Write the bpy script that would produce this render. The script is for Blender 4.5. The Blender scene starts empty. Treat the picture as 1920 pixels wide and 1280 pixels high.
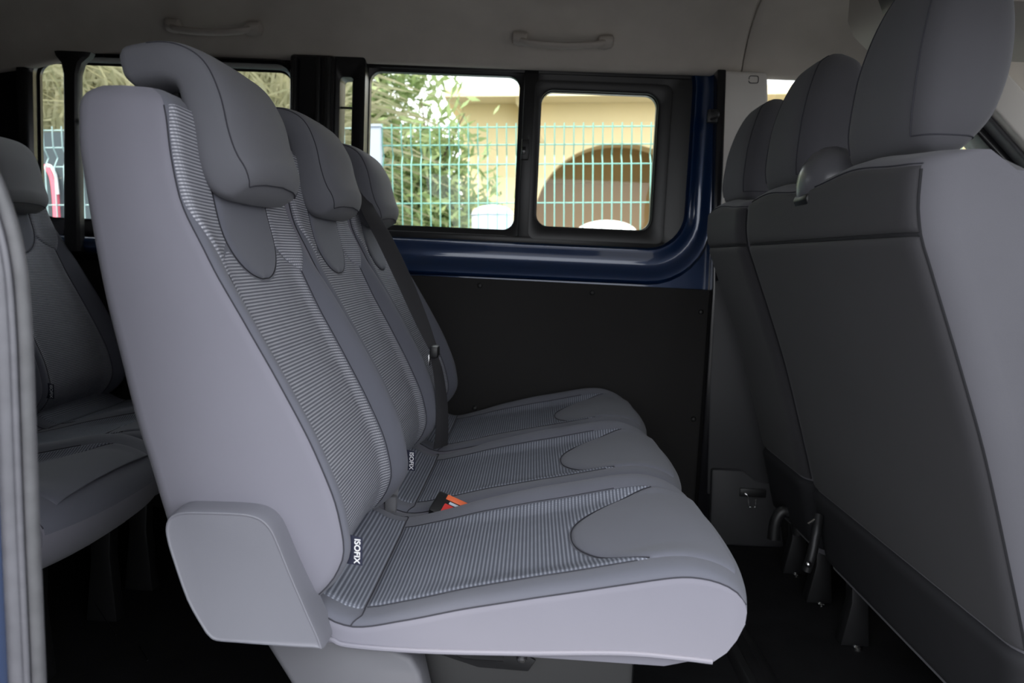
import bpy, bmesh, math, random
import numpy as np
from mathutils import Vector, Matrix

# ---------------------------------------------------------------- camera
# van frame: X towards the front of the van, Y across it (away from the camera), Z up, cabin floor at z = 0
F = 1500.0; VPX, VPY = 1000.0, 484.0; ROLL = 0.047; H = 0.84
def _n(v): return v / np.linalg.norm(v)
def basis(roll):
    y = _n(np.array([(VPX-960)/F, -(VPY-640)/F, -1.0]))
    u = _n(np.array([roll, 1.0, 0.0])); z = _n(u - y*np.dot(u, y)); x = np.cross(y, z)
    return np.stack([x, y, z], 1)
RV = basis(ROLL)                   # van -> camera
RW = basis(0.0)                    # street (level) -> camera : the van is parked nose-down
SLOPE = RV.T @ RW                  # street -> van
scn = bpy.context.scene; col = scn.collection
cd = bpy.data.cameras.new('camera'); cam = bpy.data.objects.new('camera', cd); col.objects.link(cam)
M4 = np.eye(4); M4[:3, :3] = RV.T; M4[:3, 3] = (0, 0, H)
cam.matrix_world = Matrix(M4.tolist())
cd.sensor_width = 36.0; cd.lens = 36.0*F/1920.0; cd.clip_start = 0.02; cd.clip_end = 200
cd.dof.use_dof = True; cd.dof.focus_distance = 1.45; cd.dof.aperture_fstop = 5.6
scn.camera = cam

# ---------------------------------------------------------------- world, sun, exposure
w = bpy.data.worlds.new('sky'); scn.world = w; w.use_nodes = True
bg = w.node_tree.nodes['Background']; bg.inputs[0].default_value = (0.93, 0.96, 1.0, 1); bg.inputs[1].default_value = 1.55
sd = bpy.data.lights.new('sun', 'SUN'); sd.energy = 3.2; sd.angle = math.radians(8); sd.color = (1.0, 0.94, 0.82)
sun = bpy.data.objects.new('sun', sd); col.objects.link(sun)
sun.rotation_euler = Vector((0.42, 0.34, -0.84)).to_track_quat('-Z', 'Y').to_euler(); sun.location = (0, -3, 6)
vs = scn.view_settings; vs.view_transform = 'Standard'; vs.look = 'None'; vs.gamma = 1.0; vs.use_curve_mapping = False
vs.exposure = 1.14

random.seed(7); RNG = np.random.default_rng(7)

# ---------------------------------------------------------------- materials
MATS = {}
def newmat(name):
    m = bpy.data.materials.new(name); m.use_nodes = True; MATS[name] = m
    nt = m.node_tree; b = nt.nodes['Principled BSDF']
    return m, nt, b
def nd(nt, t, **kw):
    n = nt.nodes.new(t)
    for k, v in kw.items(): setattr(n, k, v)
    return n
def mth(nt, op, a, b=None):
    n = nd(nt, 'ShaderNodeMath', operation=op)
    for i, v in enumerate((a, b)):
        if v is None: continue
        if isinstance(v, (int, float)): n.inputs[i].default_value = v
        else: nt.links.new(v, n.inputs[i])
    return n.outputs[0]
def mixc(nt, fac, a, b):
    n = nd(nt, 'ShaderNodeMix', data_type='RGBA'); nt.links.new(fac, n.inputs[0])
    for i, v in ((6, a), (7, b)):
        if isinstance(v, tuple): n.inputs[i].default_value = (*v, 1)
        else: nt.links.new(v, n.inputs[i])
    return n.outputs[2]
def noise(nt, scale, detail=3, rough=0.5, coord='Object'):
    tc = nd(nt, 'ShaderNodeTexCoord'); n = nd(nt, 'ShaderNodeTexNoise')
    n.inputs['Scale'].default_value = scale; n.inputs['Detail'].default_value = detail; n.inputs['Roughness'].default_value = rough
    nt.links.new(tc.outputs[coord], n.inputs['Vector']); return n.outputs[0]
def bump(nt, b, h, strength, dist):
    n = nd(nt, 'ShaderNodeBump'); n.inputs['Strength'].default_value = strength; n.inputs['Distance'].default_value = dist
    nt.links.new(h, n.inputs['Height']); nt.links.new(n.outputs[0], b.inputs['Normal'])
def simple(name, c, rough=0.6, metal=0.0, var=0.0, vs_=20, bs=0.0, bscale=300, bd=0.001, coat=0.0, spec=0.5, sheen=0.0):
    m, nt, b = newmat(name)
    b.inputs['Base Color'].default_value = (*c, 1); b.inputs['Roughness'].default_value = rough; b.inputs['Metallic'].default_value = metal
    b.inputs['Coat Weight'].default_value = coat; b.inputs['Coat Roughness'].default_value = 0.06
    b.inputs['Specular IOR Level'].default_value = spec; b.inputs['Sheen Weight'].default_value = sheen; b.inputs['Sheen Roughness'].default_value = 0.6
    if var:
        f = noise(nt, vs_, 4); lo = tuple(max(0, x*(1-var)) for x in c); hi = tuple(min(1, x*(1+var)) for x in c)
        nt.links.new(mixc(nt, f, lo, hi), b.inputs['Base Color'])
    if bs: bump(nt, b, noise(nt, bscale, 2), bs, bd)
    return m
simple('side_cloth', (0.194, 0.190, 0.228), 0.85, var=0.05, vs_=6, bs=0.2, bscale=1400, bd=0.0005, spec=0.3, sheen=0.1)
simple('cloth', (0.134, 0.138, 0.170), 0.88, var=0.06, vs_=9, bs=0.25, bscale=1400, bd=0.0006, spec=0.25, sheen=0.12)
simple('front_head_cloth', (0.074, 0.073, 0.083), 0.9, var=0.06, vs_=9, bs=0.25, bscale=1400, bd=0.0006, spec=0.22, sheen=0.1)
simple('head_cloth', (0.125, 0.126, 0.144), 0.9, var=0.06, vs_=9, bs=0.25, bscale=1400, bd=0.0006, spec=0.22, sheen=0.1)
simple('shaded_back_cloth', (0.034, 0.033, 0.037), 0.85, var=0.10, vs_=7, bs=0.25, bscale=1200, bd=0.0006, spec=0.3, sheen=0.05)  # bench side cloth again, with the rear face's shade put into its colour
simple('bench_side_cloth', (0.108, 0.106, 0.122), 0.85, var=0.07, vs_=7, bs=0.25, bscale=1200, bd=0.0006, spec=0.3, sheen=0.08)
simple('flap_cloth', (0.022, 0.022, 0.025), 0.9, var=0.1, vs_=12, spec=0.2)
simple('seam_thread', (0.05, 0.05, 0.06), 0.9, spec=0.1)
simple('piping', (0.225, 0.220, 0.260), 0.8, spec=0.3)
simple('cover_plastic', (0.185, 0.186, 0.215), 0.48, var=0.03, vs_=14, bs=0.15, bscale=900, bd=0.0004)
simple('outlet_plastic', (0.085, 0.085, 0.095), 0.28)
simple('pedestal_plastic', (0.12, 0.12, 0.135), 0.55, var=0.05, bs=0.12, bscale=900, bd=0.0004)
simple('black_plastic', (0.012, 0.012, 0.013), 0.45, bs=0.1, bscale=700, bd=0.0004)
simple('frame_black', (0.010, 0.010, 0.011), 0.38, spec=0.4)
simple('gloss_black', (0.008, 0.008, 0.010), 0.18)
simple('panel_black', (0.020, 0.019, 0.019), 0.82, var=0.25, vs_=3, bs=0.3, bscale=160, bd=0.0008, spec=0.25)
simple('button_black', (0.012, 0.012, 0.012), 0.5)
simple('headliner', (0.50, 0.465, 0.42), 0.95, var=0.12, vs_=12, bs=0.35, bscale=420, bd=0.001, spec=0.1)
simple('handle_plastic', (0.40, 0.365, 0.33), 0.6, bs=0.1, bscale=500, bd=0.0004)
simple('blue_paint', (0.003, 0.022, 0.080), 0.30, metal=0.25, coat=1.0)
simple('pillar_trim', (0.60, 0.575, 0.54), 0.6, var=0.05, vs_=8, bs=0.1, bscale=500, bd=0.0004)
simple('lower_pillar', (0.028, 0.028, 0.031), 0.6, var=0.08, vs_=8)
simple('floor_mat', (0.011, 0.011, 0.012), 0.92, var=0.4, vs_=14, bs=0.4, bscale=220, bd=0.0012, spec=0.15)
simple('dark_steel', (0.03, 0.03, 0.032), 0.45, metal=0.6)
simple('steel', (0.62, 0.62, 0.63), 0.25, metal=1.0)
simple('rubber', (0.085, 0.085, 0.092), 0.5, var=0.35, vs_=45, bs=0.2, bscale=260, bd=0.0008)
simple('rubber_gloss', (0.11, 0.11, 0.125), 0.36, var=0.35, vs_=40, bs=0.15, bscale=200, bd=0.0008)
simple('webbing', (0.030, 0.029, 0.033), 0.75, bs=0.3, bscale=1500, bd=0.0005)
simple('webbing_grey', (0.16, 0.16, 0.175), 0.8, bs=0.3, bscale=1500, bd=0.0005)
simple('red_plastic', (0.72, 0.055, 0.05), 0.4)
simple('orange_label', (0.80, 0.16, 0.06), 0.5)
simple('label_navy', (0.012, 0.014, 0.035), 0.7)
simple('label_white', (0.80, 0.80, 0.82), 0.7)
# outside
simple('facade', (0.80, 0.66, 0.38), 0.9, var=0.05, vs_=2, bs=0.2, bscale=40, bd=0.004, spec=0.1)
simple('facade_pale', (0.82, 0.72, 0.48), 0.9, var=0.04, vs_=2, spec=0.1)
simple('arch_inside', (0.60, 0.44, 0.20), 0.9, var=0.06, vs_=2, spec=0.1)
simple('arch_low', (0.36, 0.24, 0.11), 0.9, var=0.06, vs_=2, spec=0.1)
simple('fence_wire', (0.20, 0.46, 0.40), 0.5)
simple('fence_wire_grey', (0.32, 0.46, 0.46), 0.5)
simple('post_grey', (0.42, 0.48, 0.56), 0.6)
simple('white_plastic', (0.85, 0.85, 0.86), 0.5)
simple('pale_blue_plastic', (0.55, 0.62, 0.70), 0.5)
simple('pink_plastic', (0.80, 0.16, 0.22), 0.5)
simple('screen_sheet', (0.055, 0.075, 0.085), 0.9, var=0.2, vs_=3)
simple('asphalt', (0.15, 0.15, 0.155), 0.95, var=0.2, vs_=4, spec=0.1)
simple('bark', (0.10, 0.075, 0.05), 0.9, var=0.3, vs_=12)
def leafmat(name, lo, hi, sc):
    m, nt, b = newmat(name); f = noise(nt, sc, 2)
    nt.links.new(mixc(nt, f, lo, hi), b.inputs['Base Color']); b.inputs['Roughness'].default_value = 0.55
    tr = nd(nt, 'ShaderNodeBsdfTranslucent'); nt.links.new(mixc(nt, f, lo, hi), tr.inputs[0])
    mx = nd(nt, 'ShaderNodeMixShader'); mx.inputs[0].default_value = 0.35
    nt.links.new(b.outputs[0], mx.inputs[1]); nt.links.new(tr.outputs[0], mx.inputs[2])
    nt.links.new(mx.outputs[0], nt.nodes['Material Output'].inputs[0])
leafmat('leaf', (0.14, 0.24, 0.07), (0.40, 0.46, 0.22), 6)
leafmat('reed', (0.07, 0.10, 0.03), (0.60, 0.55, 0.36), 5)
def ribmat(name, dark, light, period, across):
    m, nt, b = newmat(name)
    uv = nd(nt, 'ShaderNodeUVMap'); sp = nd(nt, 'ShaderNodeSeparateXYZ'); nt.links.new(uv.outputs[0], sp.inputs[0])
    s = mth(nt, 'SINE', mth(nt, 'MULTIPLY', sp.outputs[1], 2*math.pi/period))
    s = mth(nt, 'MULTIPLY_ADD', s, 0.5); s.node.inputs[2].default_value = 0.5
    t = mth(nt, 'SINE', mth(nt, 'MULTIPLY', sp.outputs[0], 2*math.pi/across))
    t = mth(nt, 'MULTIPLY_ADD', t, 0.5); t.node.inputs[2].default_value = 0.5
    s2 = mth(nt, 'POWER', s, 1.3)
    f = mth(nt, 'MULTIPLY', s2, mth(nt, 'ADD', mth(nt, 'MULTIPLY', t, 0.45), 0.6))
    f2 = mth(nt, 'MULTIPLY', f, mth(nt, 'ADD', mth(nt, 'MULTIPLY', noise(nt, 35, 3), 0.5), 0.75))
    nt.links.new(mixc(nt, f2, dark, light), b.inputs['Base Color'])
    b.inputs['Roughness'].default_value = 0.9; b.inputs['Specular IOR Level'].default_value = 0.2
    bump(nt, b, f, 0.7, 0.0012)
ribmat('rib_back', (0.130, 0.134, 0.160), (0.54, 0.545, 0.60), 0.0052, 0.0040)
ribmat('rib_seat', (0.105, 0.112, 0.140), (0.34, 0.36, 0.42), 0.0062, 0.0042)
def glassmat(name, tint, refl):
    m, nt, b = newmat(name); nt.nodes.remove(b)
    tr = nd(nt, 'ShaderNodeBsdfTransparent'); tr.inputs[0].default_value = (*tint, 1)
    gl = nd(nt, 'ShaderNodeBsdfGlossy'); gl.inputs['Roughness'].default_value = 0.02
    lw = nd(nt, 'ShaderNodeFresnel'); lw.inputs[0].default_value = 1.45
    mx = nd(nt, 'ShaderNodeMixShader'); nt.links.new(mth(nt, 'MULTIPLY', lw.outputs[0], refl), mx.inputs[0])
    nt.links.new(tr.outputs[0], mx.inputs[1]); nt.links.new(gl.outputs[0], mx.inputs[2])
    nt.links.new(mx.outputs[0], nt.nodes['Material Output'].inputs[0])
glassmat('glass', (0.97, 0.985, 0.975), 0.6)

# ---------------------------------------------------------------- mesh helpers
ORG = np.zeros(3)
def link(o, parent=None):
    col.objects.link(o)
    if parent is not None: o.parent = parent
    return o
def tag(o, label=None, cat=None, group=None, kind=None):
    if label: o['label'] = label
    if cat: o['category'] = cat
    if group: o['group'] = group
    if kind: o['kind'] = kind
    return o
def empty(name, loc, label=None, cat=None, group=None):
    o = bpy.data.objects.new(name, None); o.empty_display_size = 0.05; link(o); o.location = loc
    return tag(o, label, cat, group)
def mesh(name, V, Fc, mat, parent=None, smooth=True, uv=None, recalc=True, bevel=0.0, sharp=35, seg=2):
    me = bpy.data.meshes.new(name)
    V = np.asarray(V, float) - ORG
    me.from_pydata(V.tolist(), [], [list(map(int, f)) for f in Fc]); me.validate(verbose=False)
    if uv is not None:
        lay = me.uv_layers.new(name='UVMap'); U = np.asarray(uv, float)
        vi = np.empty(len(me.loops), dtype=np.int32); me.loops.foreach_get('vertex_index', vi)
        lay.data.foreach_set('uv', U[vi].astype(np.float32).ravel())
    bm = bmesh.new(); bm.from_mesh(me)
    if bevel > 0:
        bmesh.ops.remove_doubles(bm, verts=bm.verts, dist=1e-6)
        bmesh.ops.recalc_face_normals(bm, faces=bm.faces)
        es = [e for e in bm.edges if len(e.link_faces) == 2 and e.calc_face_angle(0) > math.radians(sharp)]
        bmesh.ops.bevel(bm, geom=es, offset=bevel, segments=seg, affect='EDGES', profile=0.5, clamp_overlap=True)
    if recalc: bmesh.ops.recalc_face_normals(bm, faces=bm.faces)
    bm.to_mesh(me); bm.free()
    me.materials.append(MATS[mat])
    if smooth:
        me.polygons.foreach_set('use_smooth', [True]*len(me.polygons))
        try: me.set_sharp_from_angle(angle=math.radians(40))
        except Exception: pass
    return link(bpy.data.objects.new(name, me), parent)
def gridfaces(nu, nv, cu=False, cv=False, off=0):
    f = []
    for i in range(nu if cu else nu-1):
        for j in range(nv if cv else nv-1):
            a, b = i, (i+1) % nu; c, d = j, (j+1) % nv
            f.append((off+a*nv+c, off+b*nv+c, off+b*nv+d, off+a*nv+d))
    return f
def loft(name, loops, mat, parent=None, closed=True, caps=True, smooth=True, uv=None, **k):
    P = np.asarray(loops, float); nu, nv = P.shape[:2]
    Fc = gridfaces(nu, nv, False, closed)
    if caps and closed: Fc += [tuple(range(nv)), tuple(range((nu-1)*nv, nu*nv))]
    return mesh(name, P.reshape(-1, 3), Fc, mat, parent, smooth, uv=None if uv is None else np.asarray(uv).reshape(-1, 2), **k)
def box(name, x0, x1, y0, y1, z0, z1, mat, parent=None, bevel=0.003, seg=2):
    V = [(x, y, z) for x in (x0, x1) for y in (y0, y1) for z in (z0, z1)]
    Fc = [(0, 1, 3, 2), (4, 6, 7, 5), (0, 4, 5, 1), (2, 3, 7, 6), (0, 2, 6, 4), (1, 5, 7, 3)]
    return mesh(name, V, Fc, mat, parent, bevel=bevel, seg=seg)
def prism(name, pts, axis, a0, a1, mat, parent=None, bevel=0.003, seg=2, sharp=35):
    """outline in the plane across axis ('x': (y,z), 'y': (x,z), 'z': (x,y))"""
    def p3(p, a): return {'x': (a, p[0], p[1]), 'y': (p[0], a, p[1]), 'z': (p[0], p[1], a)}[axis]
    n = len(pts); V = [p3(p, a0) for p in pts] + [p3(p, a1) for p in pts]
    Fc = [tuple(range(n)), tuple(range(n, 2*n))] + [(i, (i+1) % n, n+(i+1) % n, n+i) for i in range(n)]
    return mesh(name, V, Fc, mat, parent, bevel=bevel, seg=seg, sharp=sharp)
def catmull(pts, n=8, closed=False):
    P = np.asarray(pts, float); m = len(P); out = []
    rng = range(m) if closed else range(m-1)
    for i in rng:
        p1, p2 = P[i], P[(i+1) % m]
        p0 = P[i-1] if (closed or i > 0) else 2*p1-p2
        p3 = P[(i+2) % m] if (closed or i < m-2) else 2*p2-p1
        for t in np.arange(n)/n:
            out.append(0.5*((2*p1)+(p2-p0)*t+(2*p0-5*p1+4*p2-p3)*t*t+(3*p1-p0-3*p2+p3)*t**3))
    if not closed: out.append(P[-1])
    return np.array(out)
def frames(P, ref):
    T = np.gradient(P, axis=0); T /= np.linalg.norm(T, axis=1)[:, None]+1e-12
    A = np.cross(T, np.asarray(ref, float)); A /= np.linalg.norm(A, axis=1)[:, None]+1e-12
    B = np.cross(A, T); return T, A, B
def tube(name, pts, r, mat, parent=None, n=8, ref=(0.13, 0.31, 0.94), flat=1.0, **k):
    P = np.asarray(pts, float); T, A, B = frames(P, ref)
    th = np.arange(n)*2*math.pi/n
    rr = np.broadcast_to(np.asarray(r, float), (len(P),))
    L = [[P[i]+rr[i]*(math.cos(t)*A[i]+flat*math.sin(t)*B[i]) for t in th] for i in range(len(P))]
    return loft(name, L, mat, parent, **k)
def strap(name, pts, width, thick, wdir, mat, parent=None):
    P = np.asarray(pts, float); wd = np.broadcast_to(np.asarray(wdir, float), P.shape)
    T = np.gradient(P, axis=0); T /= np.linalg.norm(T, axis=1)[:, None]
    W = wd - (wd*T).sum(1)[:, None]*T; W /= np.linalg.norm(W, axis=1)[:, None]
    N = np.cross(T, W); L = []
    for i in range(len(P)):
        L.append([P[i]+a*W[i]*width/2+b*N[i]*thick/2 for a, b in ((-1, -.4), (-.94, -1), (.94, -1), (1, -.4), (1, .4), (.94, 1), (-.94, 1), (-1, .4))])
    return loft(name, L, mat, parent)
def lathe(name, prof, c, mat, parent=None, n=20):
    L = [[(c[0]+r*math.cos(t), c[1]+r*math.sin(t), c[2]+z) for t in np.arange(n)*2*math.pi/n] for r, z in prof]
    return loft(name, L, mat, parent)
def dome(name, c, r, h, d, mat, parent=None):
    """button on a wall whose normal is d"""
    d = np.array(d, float); a = np.cross(d, (0.3, 0.2, 0.9)); a /= np.linalg.norm(a); b = np.cross(d, a); L = []
    for q in (0, .3, .6, .85, 1.0):
        rr = r*math.cos(q*math.pi/2*0.98); L.append([np.array(c)+d*h*math.sin(q*math.pi/2)+rr*(math.cos(t)*a+math.sin(t)*b) for t in np.arange(12)*math.pi/6])
    return loft(name, L, mat, parent)
class Spl:
    def __init__(s, xs, ys):
        s.x = np.array(xs, float); s.y = np.array(ys, float); d = np.diff(s.y)/np.diff(s.x); m = np.zeros(len(xs))
        m[0], m[-1] = d[0], d[-1]
        for i in range(1, len(xs)-1): m[i] = 0.0 if d[i-1]*d[i] <= 0 else 2*d[i-1]*d[i]/(d[i-1]+d[i])
        s.m = m
    def __call__(s, v):
        v = float(min(max(v, s.x[0]), s.x[-1])); i = int(min(max(np.searchsorted(s.x, v)-1, 0), len(s.x)-2))
        h = s.x[i+1]-s.x[i]; t = (v-s.x[i])/h
        return float((2*t**3-3*t*t+1)*s.y[i]+(t**3-2*t*t+t)*h*s.m[i]+(-2*t**3+3*t*t)*s.y[i+1]+(t**3-t*t)*h*s.m[i+1])
def sstep(a, b, v):
    t = min(max((v-a)/(b-a), 0.0), 1.0); return t*t*(3-2*t)
def cosd(n): return 0.5-0.5*np.cos(np.linspace(0, math.pi, n))
def patch(name, S, mp, n, m, mat, parent, h=0.003, dip=0.0025, edge=0.012, uvs=None, edges='lrbt', sign=1.0):
    """a padded panel laid on the surface S(u,v); mp(a,b) -> (u,v); its edges dip under the surface"""
    A = cosd(n); B = cosd(m); P = np.zeros((n, m, 3)); N = np.zeros((n, m, 3)); UV = np.zeros((n, m, 2))
    e = 1e-3
    for i, a in enumerate(A):
        for j, b in enumerate(B):
            u, v = mp(a, b); p = S(u, v); P[i, j] = p
            du = S(u+e, v)-S(u-e, v); dv = S(u, v+e)-S(u, v-e); nn = np.cross(du, dv); N[i, j] = sign*nn/(np.linalg.norm(nn)+1e-12)
    La = np.concatenate([np.zeros((1, m)), np.cumsum(np.linalg.norm(np.diff(P, axis=0), axis=2), 0)]); Lb = np.concatenate([np.zeros((n, 1)), np.cumsum(np.linalg.norm(np.diff(P, axis=1), axis=2), 1)], 1)
    D = np.full((n, m), 9.0)
    if 'l' in edges: D = np.minimum(D, La)
    if 'r' in edges: D = np.minimum(D, La[-1:, :]-La)
    if 'b' in edges: D = np.minimum(D, Lb)
    if 't' in edges: D = np.minimum(D, Lb[:, -1:]-Lb)
    t = np.clip(D/edge, 0, 1); off = -dip+(h+dip)*np.sqrt(1-(1-t)**2)
    Q = P+N*off[:, :, None]
    vm = Lb[:, :].copy()
    if uvs == 'v': UV[..., 0] = P[..., 1]; UV[..., 1] = Lb - Lb[:, -1:]          # measured from the b end
    elif uvs == 'x': UV[..., 0] = P[..., 1]; UV[..., 1] = P[..., 0]*1.05
    else: UV[..., 0] = P[..., 1]; UV[..., 1] = P[..., 2]*1.15
    return mesh(name, Q.reshape(-1, 3), gridfaces(n, m), mat, parent, uv=UV.reshape(-1, 2), recalc=False)
def copy_tree(o, parent=None):
    c = o.copy(); col.objects.link(c); c.parent = parent
    for ch in list(o.children): copy_tree(ch, c)
    return c
def at(px, py, Y):
    """a point of the van frame seen at pixel (px,py) of the photograph at the distance Y across the van"""
    d = RV.T @ np.array([(px-960)/F, -(py-640)/F, -1.0]); p = d*(Y/d[1]); return np.array([p[0], p[1], p[2]+H])
def st(x, y, z):
    """street coordinates (level, relative to the camera) -> van frame"""
    p = SLOPE @ np.array([x, y, z], float); return np.array([p[0], p[1], p[2]+H])
def sp(px, py, Y):
    """street coordinates of pixel (px,py) at distance Y"""
    d = RW.T @ np.array([(px-960)/F, -(py-640)/F, -1.0]); p = d*(Y/d[1]); return p

def rrect(x0, x1, z0, z1, r, n=8):
    """rounded rectangle in (x,z); r one radius or (bl, br, tr, tl)"""
    if not hasattr(r, '__len__'): r = (r,)*4
    out = []
    for (cx, cz, sx, sz, a0, rr) in ((x0, z0, 1, 1, math.pi, r[0]), (x1, z0, -1, 1, 1.5*math.pi, r[1]), (x1, z1, -1, -1, 0, r[2]), (x0, z1, 1, -1, .5*math.pi, r[3])):
        for k in range(n+1):
            a = a0+k/n*math.pi/2; out.append((cx+sx*rr+rr*math.cos(a), cz+sz*rr+rr*math.sin(a)))
    return out
def ring(loops): return [[(p[0], y, p[1]) for p in lp] for lp, y in loops]
def struct(o): o['kind'] = 'structure'; return o

# ================================================================= THE VAN SHELL
WY = 2.45
# floor
box('floor', -2.05, 2.0, 0.66, 2.50, -0.04, 0.0, 'floor_mat', bevel=0)['kind'] = 'structure'
# far wall, lower hardboard panel with push buttons
wl = struct(prism('wall_far_lower', [(-1.98, 0.0), (0.545, 0.0), (0.545, 0.768), (-0.30, 0.772), (-1.98, 0.772)], 'y', WY-0.006, WY+0.03, 'panel_black', bevel=0.003))
for c in ((-0.159, 0.750), (0.184, 0.744), (0.517, 0.369), (0.517, 0.70), (-0.52, 0.75), (-0.16, 0.37)):
    dome('push_button', (c[0], WY-0.006, c[1]), 0.0085, 0.006, (0, -1, 0), 'button_black', wl)
# painted body metal round the big side window
def blue_ring(name, x0, x1, z0, z1, r, X0, X1, Z0, Z1, mat='blue_paint'):
    def L(o, y, rr=None):
        q = [max(0.01, a+o) for a in r]
        return (rrect(x0-o*.15, x1+o, z0-o*1.42, z1+o, q), y)
    lo = [(rrect(X0, X1, Z0, Z1, 0.002), WY+0.012), L(.083, WY+0.012), L(.080, WY-0.002), L(.074, WY-0.008), L(.066, WY-0.006), L(.058, WY+0.004), L(.050, WY+0.014),
          L(.040, WY+0.017), L(.024, WY+0.017), L(.016, WY+0.012), L(.009, WY+0.012), L(.004, WY+0.022), L(0, WY+0.05)]
    return struct(loft(name, ring(lo), mat, caps=False))
blue_ring('wall_far_window_surround', -0.53, 0.452, 0.892, 1.47, (0.06, 0.105, 0.105, 0.06), -0.552, 0.575, 0.70, 1.60)
# the window: black frame, fixed pane, sliding pane
win = struct(bpy.data.objects.new('window_1', None)); link(win); win.location = (-0.04, WY+0.04, 0.88); ORGW = np.array([-0.04, WY+0.04, 0.88])
ORG = ORGW
def wring(name, outer, hole, r, y0, y1, mat, parent, ro=0.01, bead=0.006):
    o = rrect(*outer, ro); h0 = rrect(hole[0]-bead, hole[1]+bead, hole[2]-bead, hole[3]+bead, r+bead); h1 = rrect(*hole, r)
    return loft(name, ring([(o, y1), (o, y0), (h0, y0), (h1, y0+bead*.8), (h1, y1)]), mat, parent, caps=False, bevel=0)
wring('fixed_frame', (-0.575, -0.045, 0.86, 1.44), (-0.522, -0.066, 0.924, 1.384), 0.034, WY+0.040, WY+0.070, 'frame_black', win)
wring('sliding_frame', (-0.015, 0.475, 0.86, 1.47), (0.003, 0.351, 0.940, 1.343), 0.036, WY+0.034, WY+0.064, 'frame_black', win, bead=0.010)
wring('sliding_sash', (-0.020, 0.392, 0.900, 1.372), (0.0, 0.354, 0.937, 1.346), 0.038, WY+0.022, WY+0.040, 'frame_black', win, ro=0.02, bead=0.007)
box('divider_bar', -0.052, -0.010, WY+0.026, WY+0.070, 0.86, 1.44, 'frame_black', win, bevel=0.004)
box('top_rail', -0.56, 0.46, WY+0.030, WY+0.060, 1.393, 1.45, 'frame_black', win, bevel=0.004)
box('bottom_rail', -0.56, 0.40, WY+0.024, WY+0.060, 0.884, 0.906, 'frame_black', win, bevel=0.004)
lt = prism('latch', [(-0.052, 1.135), (-0.030, 1.135), (-0.026, 1.165), (-0.030, 1.195), (-0.052, 1.195)], 'y', WY+0.006, WY+0.030, 'black_plastic', win, bevel=0.003)
box('latch_button', -0.050, -0.038, WY-0.002, WY+0.010, 1.150, 1.172, 'gloss_black', lt, bevel=0.002)
box('fixed_pane', -0.54, -0.055, WY+0.055, WY+0.059, 0.905, 1.40, 'glass', win, bevel=0)
box('sliding_pane', -0.005, 0.362, WY+0.043, WY+0.047, 0.93, 1.355, 'glass', win, bevel=0)
ORG = np.zeros(3)
# centre pillar of black trim with the narrow light beside it
pl = struct(box('wall_far_pillar', -0.748, -0.612, WY-0.03, WY+0.06, 0.70, 1.41, 'gloss_black', bevel=0.012, seg=3))
box('pillar_strip', -0.735, -0.722, WY-0.045, WY-0.028, 0.80, 1.40, 'black_plastic', pl, bevel=0.003)
box('pillar_strip', -0.665, -0.652, WY-0.045, WY-0.028, 0.80, 1.40, 'black_plastic', pl, bevel=0.003)
box('pillar_strip', -0.640, -0.622, WY-0.042, WY-0.028, 0.80, 1.40, 'black_plastic', pl, bevel=0.003)
nl = struct(bpy.data.objects.new('window_3', None)); link(nl); nl.location = (-0.58, WY, 0.9); ORG = np.array([-0.58, WY, 0.9])
wring('frame', (-0.640, -0.525, 0.70, 1.41), (-0.601, -0.560, 0.93, 1.352), 0.012, WY-0.012, WY+0.06, 'frame_black', nl, bead=0.004)
box('pane', -0.61, -0.55, WY+0.012, WY+0.015, 0.92, 1.36, 'glass', nl, bevel=0)
box('bar', -0.603, -0.558, WY+0.004, WY+0.012, 1.262, 1.268, 'black_plastic', nl, bevel=0.001)
ORG = np.zeros(3)
# rear part of the far wall with its own window
RX0, RX1, RZ0, RZ1 = -1.545, -0.752, 0.895, 1.372
lo = [(rrect(-2.02, -0.70, 0.70, 1.60, 0.002), WY+0.01), (rrect(RX0-.05, RX1+.02, RZ0-.06, RZ1+.03, .07), WY+0.01), (rrect(RX0-.04, RX1+.012, RZ0-.05, RZ1+.02, .06), WY-0.006),
      (rrect(RX0-.02, RX1+.006, RZ0-.03, RZ1+.01, .05), WY-0.004), (rrect(RX0, RX1, RZ0, RZ1, .045), WY+0.012), (rrect(RX0, RX1, RZ0, RZ1, .045), WY+0.06)]
struct(loft('wall_far_rear', ring(lo), 'gloss_black', caps=False))
struct(tube('trim_1', catmull([(-1.96, WY-.004, 0.82), (-1.5, WY-.012, 0.82), (-0.76, WY-.012, 0.825)], 6), 0.026, 'blue_paint', n=10))
w2 = struct(bpy.data.objects.new('window_2', None)); link(w2); w2.location = (-1.15, WY+.04, 0.9); ORG = np.array([-1.15, WY+.04, 0.9])
box('pane', RX0-.02, RX1+.02, WY+0.040, WY+0.044, RZ0-.02, RZ1+.02, 'glass', w2, bevel=0)
mesh('pane_edge', *(lambda L: (np.array(L).reshape(-1, 3), gridfaces(2, len(L[0]), False, True)))(ring([(rrect(RX0, RX1, RZ0, RZ1, .045), WY+.038), (rrect(RX0+.006, RX1-.006, RZ0+.006, RZ1-.006, .04), WY+.038)])), 'frame_black', w2)
ORG = np.zeros(3)
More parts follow.
